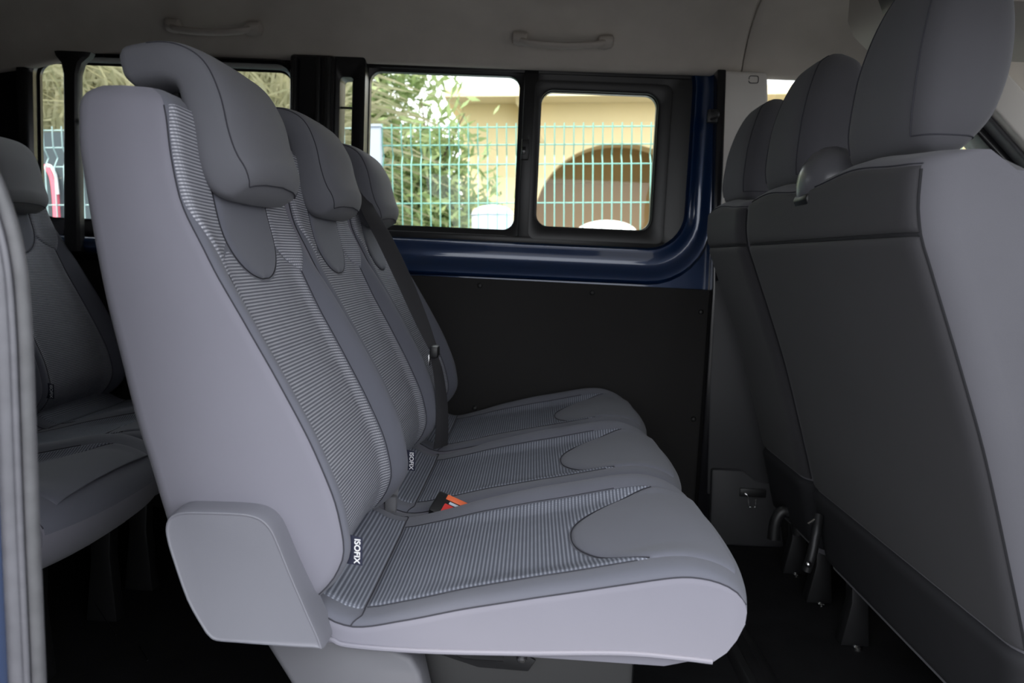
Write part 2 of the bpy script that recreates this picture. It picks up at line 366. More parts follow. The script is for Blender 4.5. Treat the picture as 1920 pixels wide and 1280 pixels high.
# rear quarter bar with flared head (upper belt mount)
rb = empty('belt_pillar', (-1.39, WY-.03, 0.9), 'black upright belt pillar crossing the rear side window', 'belt pillar')
ORG = np.array([-1.39, WY-.03, 0.9])
loft('post', [[(x+sx*wd/2, WY-0.045+sy*.016, z) for sx, sy in ((-1, -.5), (-.7, -1), (.7, -1), (1, -.5), (1, 1), (-1, 1))] for x, wd, z in ((-1.392, .05, .80), (-1.392, .046, 1.0), (-1.391, .042, 1.2), (-1.390, .044, 1.32), (-1.388, .060, 1.352), (-1.385, .10, 1.372), (-1.384, .11, 1.384))], 'black_plastic', rb)
lathe('guide_bolt', [(.012, 0), (.012, .01), (.006, .014)], (-1.352, WY-.05, 1.18), 'black_plastic', rb, 10)
ORG = np.zeros(3)
# front pillar between the side window and the driver's door
bp = struct(prism('wall_far_front_pillar', [(0.515, 1.405), (0.535, 0.90), (0.540, 0.60), (0.545, 0.30), (0.545, 0.0), (0.80, 0.0), (0.76, 0.30), (0.715, 0.60), (0.70, 0.90), (0.662, 1.30), (0.652, 1.405)], 'y', WY-0.055, WY+0.06, 'pillar_trim', bevel=0.014, seg=3))
tube('clip_cover', catmull([(x, WY-.056, z) for x, z in rrect(0.598, 0.625, 1.371, 1.391, .006, 3)], 2, True), 0.0011, 'seam_thread', bp, n=6)
struct(prism('trim_2', [(0.505, 1.405), (0.536, 0.78), (0.536, 0.0), (0.590, 0.0), (0.566, 0.60), (0.555, 0.78), (0.530, 1.405)], 'y', WY-0.062, WY-0.01, 'gloss_black', bevel=0.004))
lp = struct(prism('trim_3', [(0.540, 0.80), (0.545, 0.50), (0.560, 0.15), (0.775, 0.15), (0.735, 0.45), (0.700, 0.80)], 'y', WY-0.066, WY-0.04, 'lower_pillar', bevel=0.008))
prism('foot_moulding', [(0.565, 0.235), (0.575, 0.0), (0.80, 0.0), (0.765, 0.19), (0.700, 0.205), (0.66, 0.235)], 'y', WY-0.085, WY-0.04, 'lower_pillar', lp, bevel=0.01)
sk = empty('door_striker', (0.492, WY-.06, 1.27), 'small black latch catch at the edge of the pale pillar', 'latch')
ORG = np.array([0.492, WY-.06, 1.27])
box('catch_plate', 0.484, 0.512, WY-.075, WY-.055, 1.252, 1.290, 'black_plastic', sk, bevel=0.003)
tube('catch_loop', catmull([(0.492, WY-.075, 1.284), (0.506, WY-.09, 1.282), (0.509, WY-.09, 1.266), (0.492, WY-.075, 1.260)], 5), 0.0032, 'black_plastic', sk, n=6)
ORG = np.zeros(3)
# driver's door: sill panel, sloping windscreen pillar with its black seal, glass
dr = struct(prism('door_1', [(0.70, 0.0), (1.95, 0.0), (1.95, 0.93), (0.70, 0.90)], 'y', WY-.03, WY+.06, 'panel_black', bevel=0.006))
A0 = at(1925, 330, 2.36); A1 = at(1800, 190, 2.36); dv = (A0-A1)/np.linalg.norm(A0-A1); nv = np.array([-dv[2], 0, dv[0]]); nv = nv if nv[2] > 0 else -nv
def slant(name, o0, o1, y0, y1, mat, kind=True, t0=-0.22, t1=1.5):
    pts = [A1+dv*t0+nv*o0, A1+dv*t1+nv*o0, A1+dv*t1+nv*o1, A1+dv*t0+nv*o1]
    o = prism(name, [(p[0], p[2]) for p in pts], 'y', y0, y1, mat, bevel=0.008, seg=3); return struct(o)
slant('trim_4', -0.012, 0.020, 2.38, 2.50, 'gloss_black')
slant('wall_front_pillar', 0.024, 0.115, 2.30, 2.46, 'pillar_trim')
slant('trim_5', 0.010, 0.024, 2.33, 2.47, 'rubber')
struct(box('window_4', 0.70, 1.95, WY+.02, WY+.024, 0.90, 1.45, 'glass', bevel=0))
# roof lining: rear part and front part
EDGE = Spl([-2.3, -1.75, -1.55, -1.36, -1.2, 0.0, 0.7, 2.1], [-.13, -.085, -.055, -.012, 0.0, 0.0, 0.004, -.05])
CP = [(2.475, 1.402), (2.462, 1.398), (2.446, 1.402), (2.436, 1.414), (2.426, 1.436), (2.405, 1.468), (2.37, 1.505), (2.30, 1.548), (2.18, 1.582), (2.0, 1.602), (1.78, 1.612), (1.56, 1.615)]
def liner(name, x0, x1, dz, mat='headliner', roll=True):
    prof = CP+[(3.12-y, z) for y, z in CP[::-1][1:]]; prof = catmull(prof, 3)
    outer = [(y, z+0.05) for y, z in ((0.61, 1.42), (1.0, 1.62), (1.56, 1.66), (2.1, 1.63), (2.52, 1.42))]
    xs = np.concatenate([[x0, x0+.004, x0+.012], np.linspace(x0+.03, x1-.03, 22), [x1-.012, x1-.004, x1]]); L = []
    for x in xs:
        e = min(x-x0, x1-x); up = 0.008*max(0, 1-e/.012)**2
        L.append([(x, y, z+EDGE(x)+dz+up) for y, z in prof]+[(x, y, z+EDGE(x)+.03) for y, z in outer])
    return struct(loft(name, L, mat))
liner('ceiling', -2.05, 0.585, 0.0); liner('ceiling_front', 0.588, 2.0, -0.004)
# near side of the body: rear quarter, sill, roof rail, front door; end wall and bulkhead
struct(prism('wall_near_rear', [(-2.05, -.2), (-0.60, -.2), (-0.56, 0.3), (-0.56, 0.88), (-0.62, 1.40), (-2.05, 1.40)], 'y', 0.60, 0.66, 'panel_black', bevel=0.006))
struct(box('wall_near_rail', -2.05, 2.0, 0.60, 0.68, 1.27, 1.46, 'black_plastic', bevel=0.01))
struct(box('wall_near_front', 0.80, 2.0, 0.60, 0.66, -.2, 0.92, 'panel_black', bevel=0.01))
struct(box('wall_near_sill', -0.60, 0.85, 0.60, 0.70, -.2, -0.005, 'blue_paint', bevel=0.01))
struct(box('wall_rear', -2.10, -2.02, 0.60, 2.52, -.2, 1.02, 'panel_black', bevel=0.01))
struct(box('wall_rear_header', -2.10, -2.02, 0.60, 2.52, 1.02, 1.65, 'panel_black', bevel=0.01))
struct(box('wall_front', 1.95, 2.0, 0.60, 2.52, -.2, 0.95, 'panel_black', bevel=0.01))
# overhead stowage box at the front of the roof
ov = empty('overhead_tray', (0.90, 2.0, 1.5), 'dark overhead tray under the roof behind the right headrest', 'tray'); ORG = np.array([0.90, 2.0, 1.5])
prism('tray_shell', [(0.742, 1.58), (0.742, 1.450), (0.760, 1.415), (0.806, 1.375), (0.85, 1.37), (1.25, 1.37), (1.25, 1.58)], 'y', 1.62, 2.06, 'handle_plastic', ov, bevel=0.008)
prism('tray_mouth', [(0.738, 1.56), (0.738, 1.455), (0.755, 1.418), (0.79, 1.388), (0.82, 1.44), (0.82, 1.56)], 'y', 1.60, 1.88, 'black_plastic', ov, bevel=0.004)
ORG = np.zeros(3)

# ---------------------------------------------------------------- grab handles
def handle(x0, x1, label):
    cx = (x0+x1)/2; r = empty('grab_handle', (cx, 2.33, 1.44), label, 'grab handle', 'grab handles along the roof lining')
    globals()['ORG'] = np.array([cx, 2.33, 1.44])
    yy, zz = 2.365, 1.452
    pts = catmull([(x0+.012, yy+.030, zz+.022), (x0+.030, yy, zz+.004), (x0+.06, yy-.014, zz-.006), (cx, yy-.018, zz-.010), (x1-.06, yy-.014, zz-.004), (x1-.030, yy, zz+.008), (x1-.012, yy+.030, zz+.026)], 8)
    tube('grip', pts, 0.0125, 'handle_plastic', r, n=12, flat=0.7)
    for s, xa in ((1, x0), (-1, x1)):
        loft('end_cap', [[(xa+s*(.022+a*.024), yy+.028+.026*math.sin(t)*b-.012*c, zz+.022+.020*math.cos(t)*b-.010*c) for t in np.arange(12)*math.pi/6] for a, b, c in ((-1, .5, .3), (-.8, .9, .5), (0, 1.05, .9), (.8, .9, .9), (1, .5, .8))], 'handle_plastic', r)
    globals()['ORG'] = np.zeros(3)
handle(-1.10, -0.82, 'dim grab handle on the roof lining above the nearest seat')
handle(-0.09, 0.20, 'grab handle on the roof lining above the sliding side window')

# ================================================================= PASSENGER SEATS
SC = np.array([-0.10, 0.0, 0.0])
XF = Spl([.34, .365, .39, .415, .442, .495, .57, .666, .767, .81, .883, .952, 1.0, 1.022, 1.035], [-.335, -.298, -.272, -.258, -.252, -.262, -.293, -.344, -.400, -.420, -.445, -.460, -.467, -.474, -.490])
XB = Spl([.34, .365, .42, .48, .552, .609, .68, .749, .818, .919, .966, 1.010, 1.026, 1.035], [-.41, -.430, -.450, -.468, -.489, -.507, -.525, -.543, -.559, -.580, -.588, -.590, -.585, -.57])
HW = Spl([.34, .40, .55, .75, .90, .98, 1.015, 1.035], [.212, .222, .226, .224, .214, .207, .202, .190])
BO = Spl([.34, .40, .46, .60, .74, .83, .90, 1.035], [.010, .022, .030, .034, .030, .018, .004, .0])
RF = 0.021
def front_x(wv, z):
    a = abs(wv); hw = HW(z); x = XF(z)+BO(z)*(1.0 if wv < 0 else 1.4)*sstep(.58, .93, a)
    w0 = 1-RF/hw
    if a > w0: x -= RF*(1-math.sqrt(max(0, 1-min(1, (a-w0)/(1-w0))**2)))
    return x
def SB(wv, z):
    return np.array([front_x(wv, z), wv*HW(z), z])
def make_seat(label):
    global ORG
    ORG = SC.copy(); root = bpy.data.objects.new('van_seat', None); root.empty_display_size = .05; link(root)
    tag(root, label, 'seat', 'passenger seats of the van')
    # ---- backrest body
    L = []
    ws = np.concatenate([[-1, -.998, -.99, -.975, -.95, -.92], np.linspace(-.88, .88, 41), [.92, .95, .975, .99, .998, 1]]); nw = len(ws)
    for z in np.concatenate([[.340, .345, .355], np.linspace(.37, 1.0, 60), [1.01, 1.018, 1.025, 1.030, 1.033, 1.035]]):
        hw = HW(z); xb = XB(z); lp_ = [(front_x(a, z), a*hw, z) for a in ws]
        xs = front_x(1, z)
        for q in (.25, .5, .75): lp_.append((xs+(xb+.02-xs)*q, hw+.004*math.sin(q*math.pi), z))
        for q in np.linspace(0, 1, 5): lp_.append((xb+.02*(1-math.sin(q*math.pi/2)), hw-.02*(1-math.cos(q*math.pi/2)), z))
        for q in np.linspace(1, 0, 5): lp_.append((xb+.02*(1-math.sin(q*math.pi/2)), -(hw-.02*(1-math.cos(q*math.pi/2))), z))
        for q in (.75, .5, .25): lp_.append((xs+(xb+.02-xs)*q, -(hw+.004*math.sin(q*math.pi)), z))
        L.append(lp_)
    P = np.asarray(L, float); nu, nv = P.shape[:2]
    fr = lambda q: 3 <= q % nv < nw-4
    allf = gridfaces(nu, nv, False, True)
    back = mesh('backrest', P.reshape(-1, 3), [f for f in allf if not (fr(f[0]) and fr(f[3]-1 if f[3] % nv else f[3]))]+[tuple(range(nv)), tuple(range((nu-1)*nv, nu*nv))], 'side_cloth', root)
    Pf = P[:, 3:nw-3]; mesh('front_cover', Pf.reshape(-1, 3), gridfaces(nu, Pf.shape[1]), 'cloth', back)
    # ---- tongue under the headrest
    def thalf(z): return (.50+.06*sstep(.90, 1.0, z)) if z > .868 else .50*math.sqrt(max(0, 1-((.868-z)/.078)**2))
    def mt(a, b):
        z = .7905+(1.024-.7905)*b; return ((2*a-1)*thalf(z), z)
    patch('tongue_panel', SB, mt, 24, 34, 'cloth', back, h=.005, dip=.003, edge=.02, edges='lrb')
    # ---- ribbed centre panel
    WI = Spl([.37, .44, .52, .62, .72, .80], [.74, .73, .72, .71, .71, .73])
    def ztop(wv):
        a = abs(wv)
        t = .868-.078*math.sqrt(max(0, 1-(a/.50)**2)) if a < .50 else .868
        return min(t-.003, .838-.036*(a-.44)/.28) if a > .30 else t-.003
    def mi(a, b):
        u = 2*a-1; z = .372+(ztop(u*.70)-.372)*b; return (u*WI(z), z)
    patch('ribbed_panel', SB, mi, 40, 60, 'rib_back', back, h=.0035, dip=.002, edge=.012, edges='lrt')
    # ---- ribbed shoulder panels
    OUT = Spl([.795, .83, .865, .885, .90, .98, 1.02], [.73, .84, .93, .960, .968, .968, .95])
    for s in (-1, 1):
        def ms(a, b, s=s):
            zl = .842-.042*a; z = zl+(1.014-zl)*b; i = thalf(z)+.012; o = OUT(z); return (s*(i+(o-i)*a), z)
        patch('shoulder_panel', SB, ms, 22, 36, 'rib_back', back, h=.0035, dip=.002, edge=.010, edges='lrb')
        # seam between bolster and side panel
        pts = [SB(s*.975, z)+np.array([.0002, s*.0006, 0]) for z in np.linspace(.385, 1.012, 50)]
        tube('side_seam', pts, .0010, 'seam_thread', back, n=6)
        pts = [SB(s*(WI(z)+.004), z)+np.array([.001, 0, 0]) for z in np.linspace(.385, .80, 30)]
        tube('panel_seam', pts, .0008, 'seam_thread', back, n=6)
    tube('tongue_seam', [SB(mt(0, b)[0], mt(0, b)[1])+np.array([.0012, 0, 0]) for b in cosd(30)[::-1]]+[SB(mt(1, b)[0], mt(1, b)[1])+np.array([.0012, 0, 0]) for b in cosd(30)[1:]], .0009, 'seam_thread', back, n=6)
    # ---- headrest: a pad swept from the back of the seat over the top and down its front
    C = catmull([(-.566, 1.074), (-.535, 1.081), (-.500, 1.082), (-.472, 1.068), (-.457, 1.034), (-.447, .985), (-.432, .945), (-.411, .913)], 7)
    C3 = np.stack([C[:, 0], np.zeros(len(C)), C[:, 1]], 1); T = np.gradient(C3, axis=0); T /= np.linalg.norm(T, axis=1)[:, None]
    N = np.stack([-T[:, 2], np.zeros(len(C)), T[:, 0]], 1)                    # towards the outside (up / forward)
    S = np.concatenate([[0], np.cumsum(np.linalg.norm(np.diff(C3, axis=0), axis=1))]); tot = S[-1]
    def hsec(i, n=36):
        s = S[i]; e0 = s+.004; e1 = tot-s+.004
        fe = math.sqrt(max(0.02, 1-max(0, 1-e0/.013)**2)); f1 = math.sqrt(max(0.02, 1-max(0, 1-e1/.034)**2))
        th = (.030+.006*sstep(.08, .2, s))*fe*f1; wd = .138*(1-.06*(1-fe))*(1-.30*(1-math.sqrt(max(0.0, 1-max(0, 1-e1/.07)**2))))-.006*(1-sstep(0, .08, s))
        bulge = .020*sstep(.07, .16, s)*(f1**.6)
        out = []
        for k in range(n):
            t = 2*math.pi*k/n; c, d = math.cos(t), math.sin(t)
            yv = math.copysign(abs(c)**.32, c); nv_ = math.copysign(abs(d)**.42, d)
            o = nv_*th+(bulge*(1-yv*yv) if d > 0 else -.004*(1-yv*yv)); out.append(C3[i]+N[i]*o+np.array([0, yv*wd, 0]))
        return out
    HS = [hsec(i) for i in range(len(C))]
    head = loft('headrest', HS, 'head_cloth', root)
    for s, k in ((-1, 15), (1, 3)):
        pts = [np.array(HS[i][k])+N[i]*.0005 for i in range(8, len(C))]
        tube('headrest_seam', pts, .0010, 'seam_thread', head, n=6)
    kk = [3, 4, 5, 6, 7, 8, 9, 10, 11, 12, 13, 14, 15]; tube('headrest_seam', [np.array(HS[len(C)-1][k])+N[-1]*.0005+T[-1]*.0006 for k in kk], .0010, 'seam_thread', head, n=6)
    for s in (-1, 1):
        tube('headrest_post', [(-.515, s*.07, .96), (-.515, s*.07, 1.07)], .007, 'dark_steel', root, n=8)
    # ---- cushion
    ZC = Spl([-.33, -.285, -.262, -.24, -.212, -.15, -.073, .0, .06, .15, .23, .33], [.372, .376, .370, .358, .352, .362, .379, .393, .405, .424, .440, .446])
    BC = Spl([-.33, -.22, -.15, -.05, .05, .15, .26, .33], [.0, .002, .008, .018, .024, .024, .012, .004])
    XE, ZE = .195, .395; CHW = .222
    def SCu(x, wv):
        a = abs(wv); z = ZC(min(x, .33))+BC(x)*(.55 if wv < 0 else 1.25)*sstep(.5, .84, a)*(1-.35*sstep(.86, 1, a))+.006*(1-a*a)*sstep(.05, .2, x)
        r = .02; w0 = 1-r/CHW
        if a > w0: z -= r*(1-math.sqrt(max(0, 1-min(1, (a-w0)/(1-w0))**2)))*.8
        xn = .298+.026*(1-a**2.5)
        if x > XE:
            q = min(1, (x-XE)/(xn-XE)); zt_ = z; z = ZE+(zt_-ZE)*math.sqrt(max(0, 1-q**2.6))
        return np.array([x, wv*CHW, z])
    ws = np.concatenate([[-1, -.997, -.985, -.96, -.93], np.linspace(-.9, .9, 33), [.93, .96, .985, .997, 1]]); L = []
    for wv in ws:
        a = abs(wv); xn = .298+.026*(1-a**2.5); lp_ = []
        for x in np.linspace(-.33, XE, 34): lp_.append(SCu(x, wv))
        for q in np.sin(np.linspace(0, math.pi/2, 14))[1:]: lp_.append(SCu(XE+(xn-XE)*q, wv))
        yv = wv*CHW; zb = .322
        for x, z in ((xn-.001, .380), (xn-.010, .358), (xn-.022, .340), (xn-.038, .327), (.22, zb+.004), (.12, zb+.006), (0, zb), (-.12, zb-.004), (-.22, zb-.001), (-.29, zb+.008), (-.33, zb+.018)): lp_.append(np.array([x, yv, z]))
        L.append(lp_)
    P = np.asarray(L, float); nu, nv = P.shape[:2]; NT = 47
    allf = gridfaces(nu, nv, False, True)
    top = lambda f: 2 <= f[0]//nv < nu-3 and f[0] % nv < NT-1
    cush = mesh('cushion', P.reshape(-1, 3), [f for f in allf if not top(f)]+[tuple(range(nv)), tuple(range((nu-1)*nv, nu*nv))], 'side_cloth', root)
    Pf = P[2:nu-2, :NT]; mesh('top_cover', Pf.reshape(-1, 3), gridfaces(*Pf.shape[:2]), 'cloth', cush)
    def flip(fn): return lambda wv, x: fn(x, wv)
    SCw = flip(SCu)
    XL = lambda wv: .080+(.10 if wv+.06 < 0 else .15)*min(1, (abs(wv+.06)/.73))**2.4
    def m_ins(a, b):
        wv = -.06+(2*a-1)*.73; x0 = -.206; return (wv, x0+(XL(wv)-.003-x0)*b)
    patch('ribbed_panel', SCw, m_ins, 40, 56, 'rib_seat', cush, sign=-1, h=.003, dip=.002, edge=.010, uvs='x')
    def m_rear(a, b):
        wv = (2*a-1)*(.80+.02*b); return (wv, -.305+(-.209+.305)*b)
    patch('rear_ribbed_strip', SCw, m_rear, 32, 18, 'rib_seat', cush, sign=-1, h=.003, dip=.002, edge=.010, uvs='x')
    def m_pad(a, b):
        wv = -.06+(2*a-1)*.73; x1 = .292; return (wv, XL(wv)+(x1-XL(wv))*b)
    patch('front_pad', SCw, m_pad, 40, 30, 'cloth', cush, sign=-1, h=.006, dip=.003, edge=.03, edges='lrb')
    tube('pad_seam', [SCw(wv, XL(wv))+np.array([-.001, 0, .0012]) for wv in np.linspace(-.78, .66, 50)], .0010, 'seam_thread', cush, n=6)
    tube('rear_strip_seam', [SCw(wv, -.2075)+np.array([0, 0, .001]) for wv in np.linspace(-.82, .82, 24)], .0010, 'seam_thread', cush, n=6)
    for s in (-1, 1):
        pts = [SCu(x, s*.985)+np.array([0, s*.0004, .0004]) for x in np.linspace(-.30, .297, 50)]
        tube('top_seam', pts, .0011, 'seam_thread', cush, n=6)
        tube('bolster_seam', [SCw(-.06+s*(.73+.006), x)+np.array([0, 0, .001]) for x in np.linspace(-.205, .16, 24)], .0008, 'seam_thread', cush, n=6)
        tube('corner_seam', [SCw(s*wv, -.207-.012*sstep(.9, 1, wv))+np.array([0, 0, .001]) for wv in np.linspace(.82, .985, 10)], .0009, 'seam_thread', cush, n=6)
        pts = catmull([(-.30, s*.2225, .334), (-.246, s*.2228, .330), (-.221, s*.2228, .3225), (-.127, s*.2228, .320), (0, s*.2228, .324), (.138, s*.2228, .332), (.216, s*.2228, .330), (.258, s*.2225, .327)], 5)
        tube('hem_piping', pts, .0035, 'piping', cush, n=8)
    # underside tray
    prism('seat_pan', [(-.30, .334), (-.27, .312), (.20, .306), (.262, .322), (.262, .336), (-.30, .345)], 'y', -.205, .205, 'piping', root, bevel=.008)
    # ---- label tab at the foot of the backrest
    ty = -.200; p0 = SB(ty/HW(.43), .43)+np.array([.007, 0, 0])
    tab = mesh('label_tab', [(p0[0]-.012, ty-.001, .466), (p0[0]+.012, ty-.005, .462), (p0[0]+.013, ty-.006, .425), (p0[0]-.012, ty-.001, .425), (p0[0]-.012, ty+.0005, .466), (p0[0]+.012, ty-.0035, .462), (p0[0]+.013, ty-.0045, .425), (p0[0]-.012, ty+.0005, .425)],
               [(0, 1, 2, 3), (7, 6, 5, 4), (0, 4, 5, 1), (1, 5, 6, 2), (2, 6, 7, 3), (3, 7, 4, 0)], 'label_navy', root, smooth=False)
    cu = bpy.data.curves.new('lettering', 'FONT'); cu.body = 'ISOFIX'; cu.size = .0115; cu.align_x = 'CENTER'; cu.align_y = 'CENTER'; cu.extrude = .0002; cu.offset = .0002
    to = bpy.data.objects.new('tmp', cu); col.objects.link(to); me = bpy.data.meshes.new_from_object(to); bpy.data.objects.remove(to)
    me.materials.clear(); me.materials.append(MATS['label_white'])
    lt_ = bpy.data.objects.new('lettering', me); link(lt_, tab)
    ex = np.array([0, 0, -1.0]); nrm = _n(np.array([-.17, -1, 0.0])); ey = np.cross(nrm, ex); c = np.array([p0[0]+.0050, ty-.0046, .444])-ORG
    m4 = np.eye(4); m4[:3, 0] = ex; m4[:3, 1] = ey; m4[:3, 2] = nrm; m4[:3, 3] = c; me.transform(Matrix(m4.tolist()))
    ORG = np.zeros(3)
    return root
def place(o, dx, yc): o.location = (SC[0]+dx, yc, 0)
YN, YM, YF = 1.225, 1.700, 2.190
seat0 = make_seat('nearest grey passenger seat, with ribbed fabric and a plastic hinge cover on its side')
place(seat0, 0, YN)
seat1 = copy_tree(seat0); place(seat1, 0, YM); seat1['label'] = 'middle grey passenger seat, between the nearest seat and the belted one'
seat2 = copy_tree(seat0); place(seat2, 0, YF); seat2['label'] = 'far grey passenger seat against the dark wall, with a belt hanging over it'
RDX = -1.01
for yc, lb in ((1.345, 'rear row seat nearest the open door, only its dark cushion front in view'), (1.770, 'middle seat of the rear row, its cushion showing beside the door pillar'), (2.195, 'rear row seat by the rear side window, shadowed headrest and ribbed backrest in view')):
    c = copy_tree(seat0); place(c, RDX, yc); c.scale.y = .925; c['label'] = lb

# hinge cover, pedestal and brackets of the nearest seat (parts of that seat)
def seat_part(fn, seat, dx, yc):
    globals()['ORG'] = np.array([SC[0]+dx, yc, 0]); fn(seat); globals()['ORG'] = np.zeros(3)
def near_parts(root):
    face = [(-.443, .487), (-.438, .500), (-.425, .507), (-.400, .509), (-.360, .510), (-.338, .509), (-.322, .504), (-.311, .494), (-.303, .480), (-.285, .437), (-.262, .385), (-.243, .342), (-.252, .339), (-.300, .339), (-.350, .340), (-.378, .341), (-.388, .347), (-.396, .358), (-.416, .394), (-.435, .449), (-.441, .470)]
    Fp = catmull(face, 3, True); c = Fp.mean(0)
    def grow(g, up=0, fw=0):
        out = []
        for p in Fp:
            d = p-c; q = p+d*g; tt = max(0, min(1, (p[1]-.42)/.08)); ff = max(0, min(1, (p[0]+.40)/.10)); out.append((q[0]+fw*ff, q[1]+up*tt))
        return out
    L = [(grow(-.06), .9575), (grow(-.045), .9572), (grow(-.030), .9562), (grow(-.012), .9565), (grow(0), .9605), (grow(.008), .968), (grow(.010), .985), (grow(.010), 1.012)]
    hc = loft('hinge_cover', [[(p[0], y, p[1]) for p in lp_] for lp_, y in L], 'cover_plastic', root)
    tag(hc, 'smooth plastic hinge cover')
    prism('pedestal', [(-.345, .325), (-.335, .31), (-.30, .255), (-.27, .18), (-.27, .0), (-.05, .0), (-.10, .18), (-.125, .28), (-.138, .302), (-.16, .312), (-.20, .322)], 'y', 1.015, 1.075, 'pedestal_plastic', root, bevel=.012, seg=3)
    tube('bracket_rod', catmull([(-.17, 1.03, .316), (-.12, 1.03, .312), (-.07, 1.035, .302), (-.015, 1.04, .298)], 5), [.004]*10+[.006]*6, 'dark_steel', root, n=8)
    prism('bracket_plate', [(-.16, .316), (-.10, .31), (-.0, .300), (.03, .285), (.02, .268), (-.05, .270), (-.12, .29)], 'y', 1.06, 1.066, 'dark_steel', root, bevel=.002)
    lathe('bracket_bolt', [(.007, 0), (.008, .004), (.005, .008)], (.01, 1.045, .292), 'steel', root, 10)
    box('seat_base', -.30, .17, 1.08, 1.14, .0, .315, 'black_plastic', root, bevel=.01)
seat_part(near_parts, seat0, 0, YN)
def legs(root, dx, yc):
    globals()['ORG'] = np.array([SC[0]+dx, yc, 0])
    for xa in (-.24, .06):
        prism('leg', [(xa+dx, .0), (xa+dx+.07, .0), (xa+dx+.055, .15), (xa+dx+.06, .325), (xa+dx+.0, .325), (xa+dx+.012, .15)], 'y', yc-.11, yc-.07, 'dark_steel', root, bevel=.005)
        prism('leg', [(xa+dx, .0), (xa+dx+.07, .0), (xa+dx+.055, .15), (xa+dx+.06, .325), (xa+dx+.0, .325), (xa+dx+.012, .15)], 'y', yc+.07, yc+.11, 'dark_steel', root, bevel=.005)
    globals()['ORG'] = np.zeros(3)
for s, dx, yc in [(seat1, 0, YM), (seat2, 0, YF)]+[(o, RDX, o.location.y) for o in list(col.objects) if o.get('category') == 'seat' and o.location.x < -.9]:
    legs(s, dx, yc)

# ---------------------------------------------------------------- belts and buckles
def belt():
    global ORG
    r = empty('seat_belt', (-.25, 1.95, .36), 'dark seat belt hanging down over the far passenger seat', 'seat belt'); ORG = np.array([-.25, 1.95, .36])
    P = [at(672, 350, 2.06), at(690, 392, 2.03), at(722, 450, 1.99), at(760, 530, 1.95), at(790, 600, 1.93), at(812, 652, 1.92)]
    CP_ = catmull(P, 6); q = np.linspace(0, 1, len(CP_))[:, None]; k = np.sin(q*math.pi)
    strap('shoulder_webbing', CP_, .046, .0018, (1-k)*np.array([0.25, 1.0, 0.15])+k*np.array([0.62, 0.75, 0.4]), 'webbing', r)
    Q = [at(814, 668, 1.915), at(822, 700, 1.91), at(828, 750, 1.91), at(829, 800, 1.91), at(826, 838, 1.92)]
    CQ = catmull(Q, 6); q = np.linspace(0, 1, len(CQ))[:, None]
    strap('lap_webbing', CQ, .046, .0018, (1-q)*np.array([0.3, 1.0, 0])+q*np.array([0.7, 0.8, 0]), 'webbing', r)
    c = at(815, 660, 1.905)
    tg = box('tongue', c[0]-.010, c[0]+.010, c[1]-.022, c[1]+.022, c[2]-.012, c[2]+.016, 'black_plastic', r, bevel=.005)
    box('tongue_blade', c[0]-.014, c[0]-.011, c[1]-.012, c[1]+.012, c[2]-.034, c[2]-.006, 'steel', tg, bevel=.001)
    ORG = np.zeros(3)
belt()
def buckle():
    global ORG
    c = at(845, 958, 1.455)
    r = empty('seat_buckle', tuple(c), 'black belt buckle with red release button lying between the near seats', 'buckle')
    ORG = np.zeros(3)
    b = box('buckle_body', -.030, .020, -.020, .020, -.016, .012, 'black_plastic', r, bevel=.004)
    box('release_button', -.012, .0215, -.017, .002, .004, .0135, 'red_plastic', b, bevel=.002)
    box('warning_label', -.014, .0210, .009, .018, .0, .0132, 'orange_label', b, bevel=.001)
    box('slot_plate', -.006, .0208, .003, .0075, .0, .0128, 'pale_blue_plastic', b, bevel=.0008)
    r.rotation_euler = (math.radians(38), math.radians(18), math.radians(-12)); r.scale = (1.2, 1.2, 1.2)
    c = at(733, 905, 1.50)
    r2 = empty('buckle_stalk', tuple(at(735, 960, 1.50)), 'grey webbing buckle stalk rising between the two nearest seats', 'buckle'); ORG = at(735, 960, 1.50)
    strap('webbing', catmull([at(728, 985, 1.49), at(731, 955, 1.49), at(735, 925, 1.49), at(742, 890, 1.495), at(750, 868, 1.50)], 5), .024, .003, (1, .5, .2), 'webbing_grey', r2)
    box('sleeve', *(lambda p: (p[0]-.011, p[0]+.011, p[1]-.008, p[1]+.008, p[2]-.02, p[2]+.02))(at(733, 948, 1.48)), 'webbing_grey', r2, bevel=.003)
    ORG = np.zeros(3)
buckle()
# fabric pocket between the two nearest cushions
pk = tag(prism('gap_pocket', [(-.25, .355), (-.10, .352), (.0, .362), (.06, .37), (.06, .31), (-.25, .31)], 'y', 1.446, 1.459, 'head_cloth', bevel=.004), 'blue grey fabric filler in the gap beside the red buckle', 'seat filler')

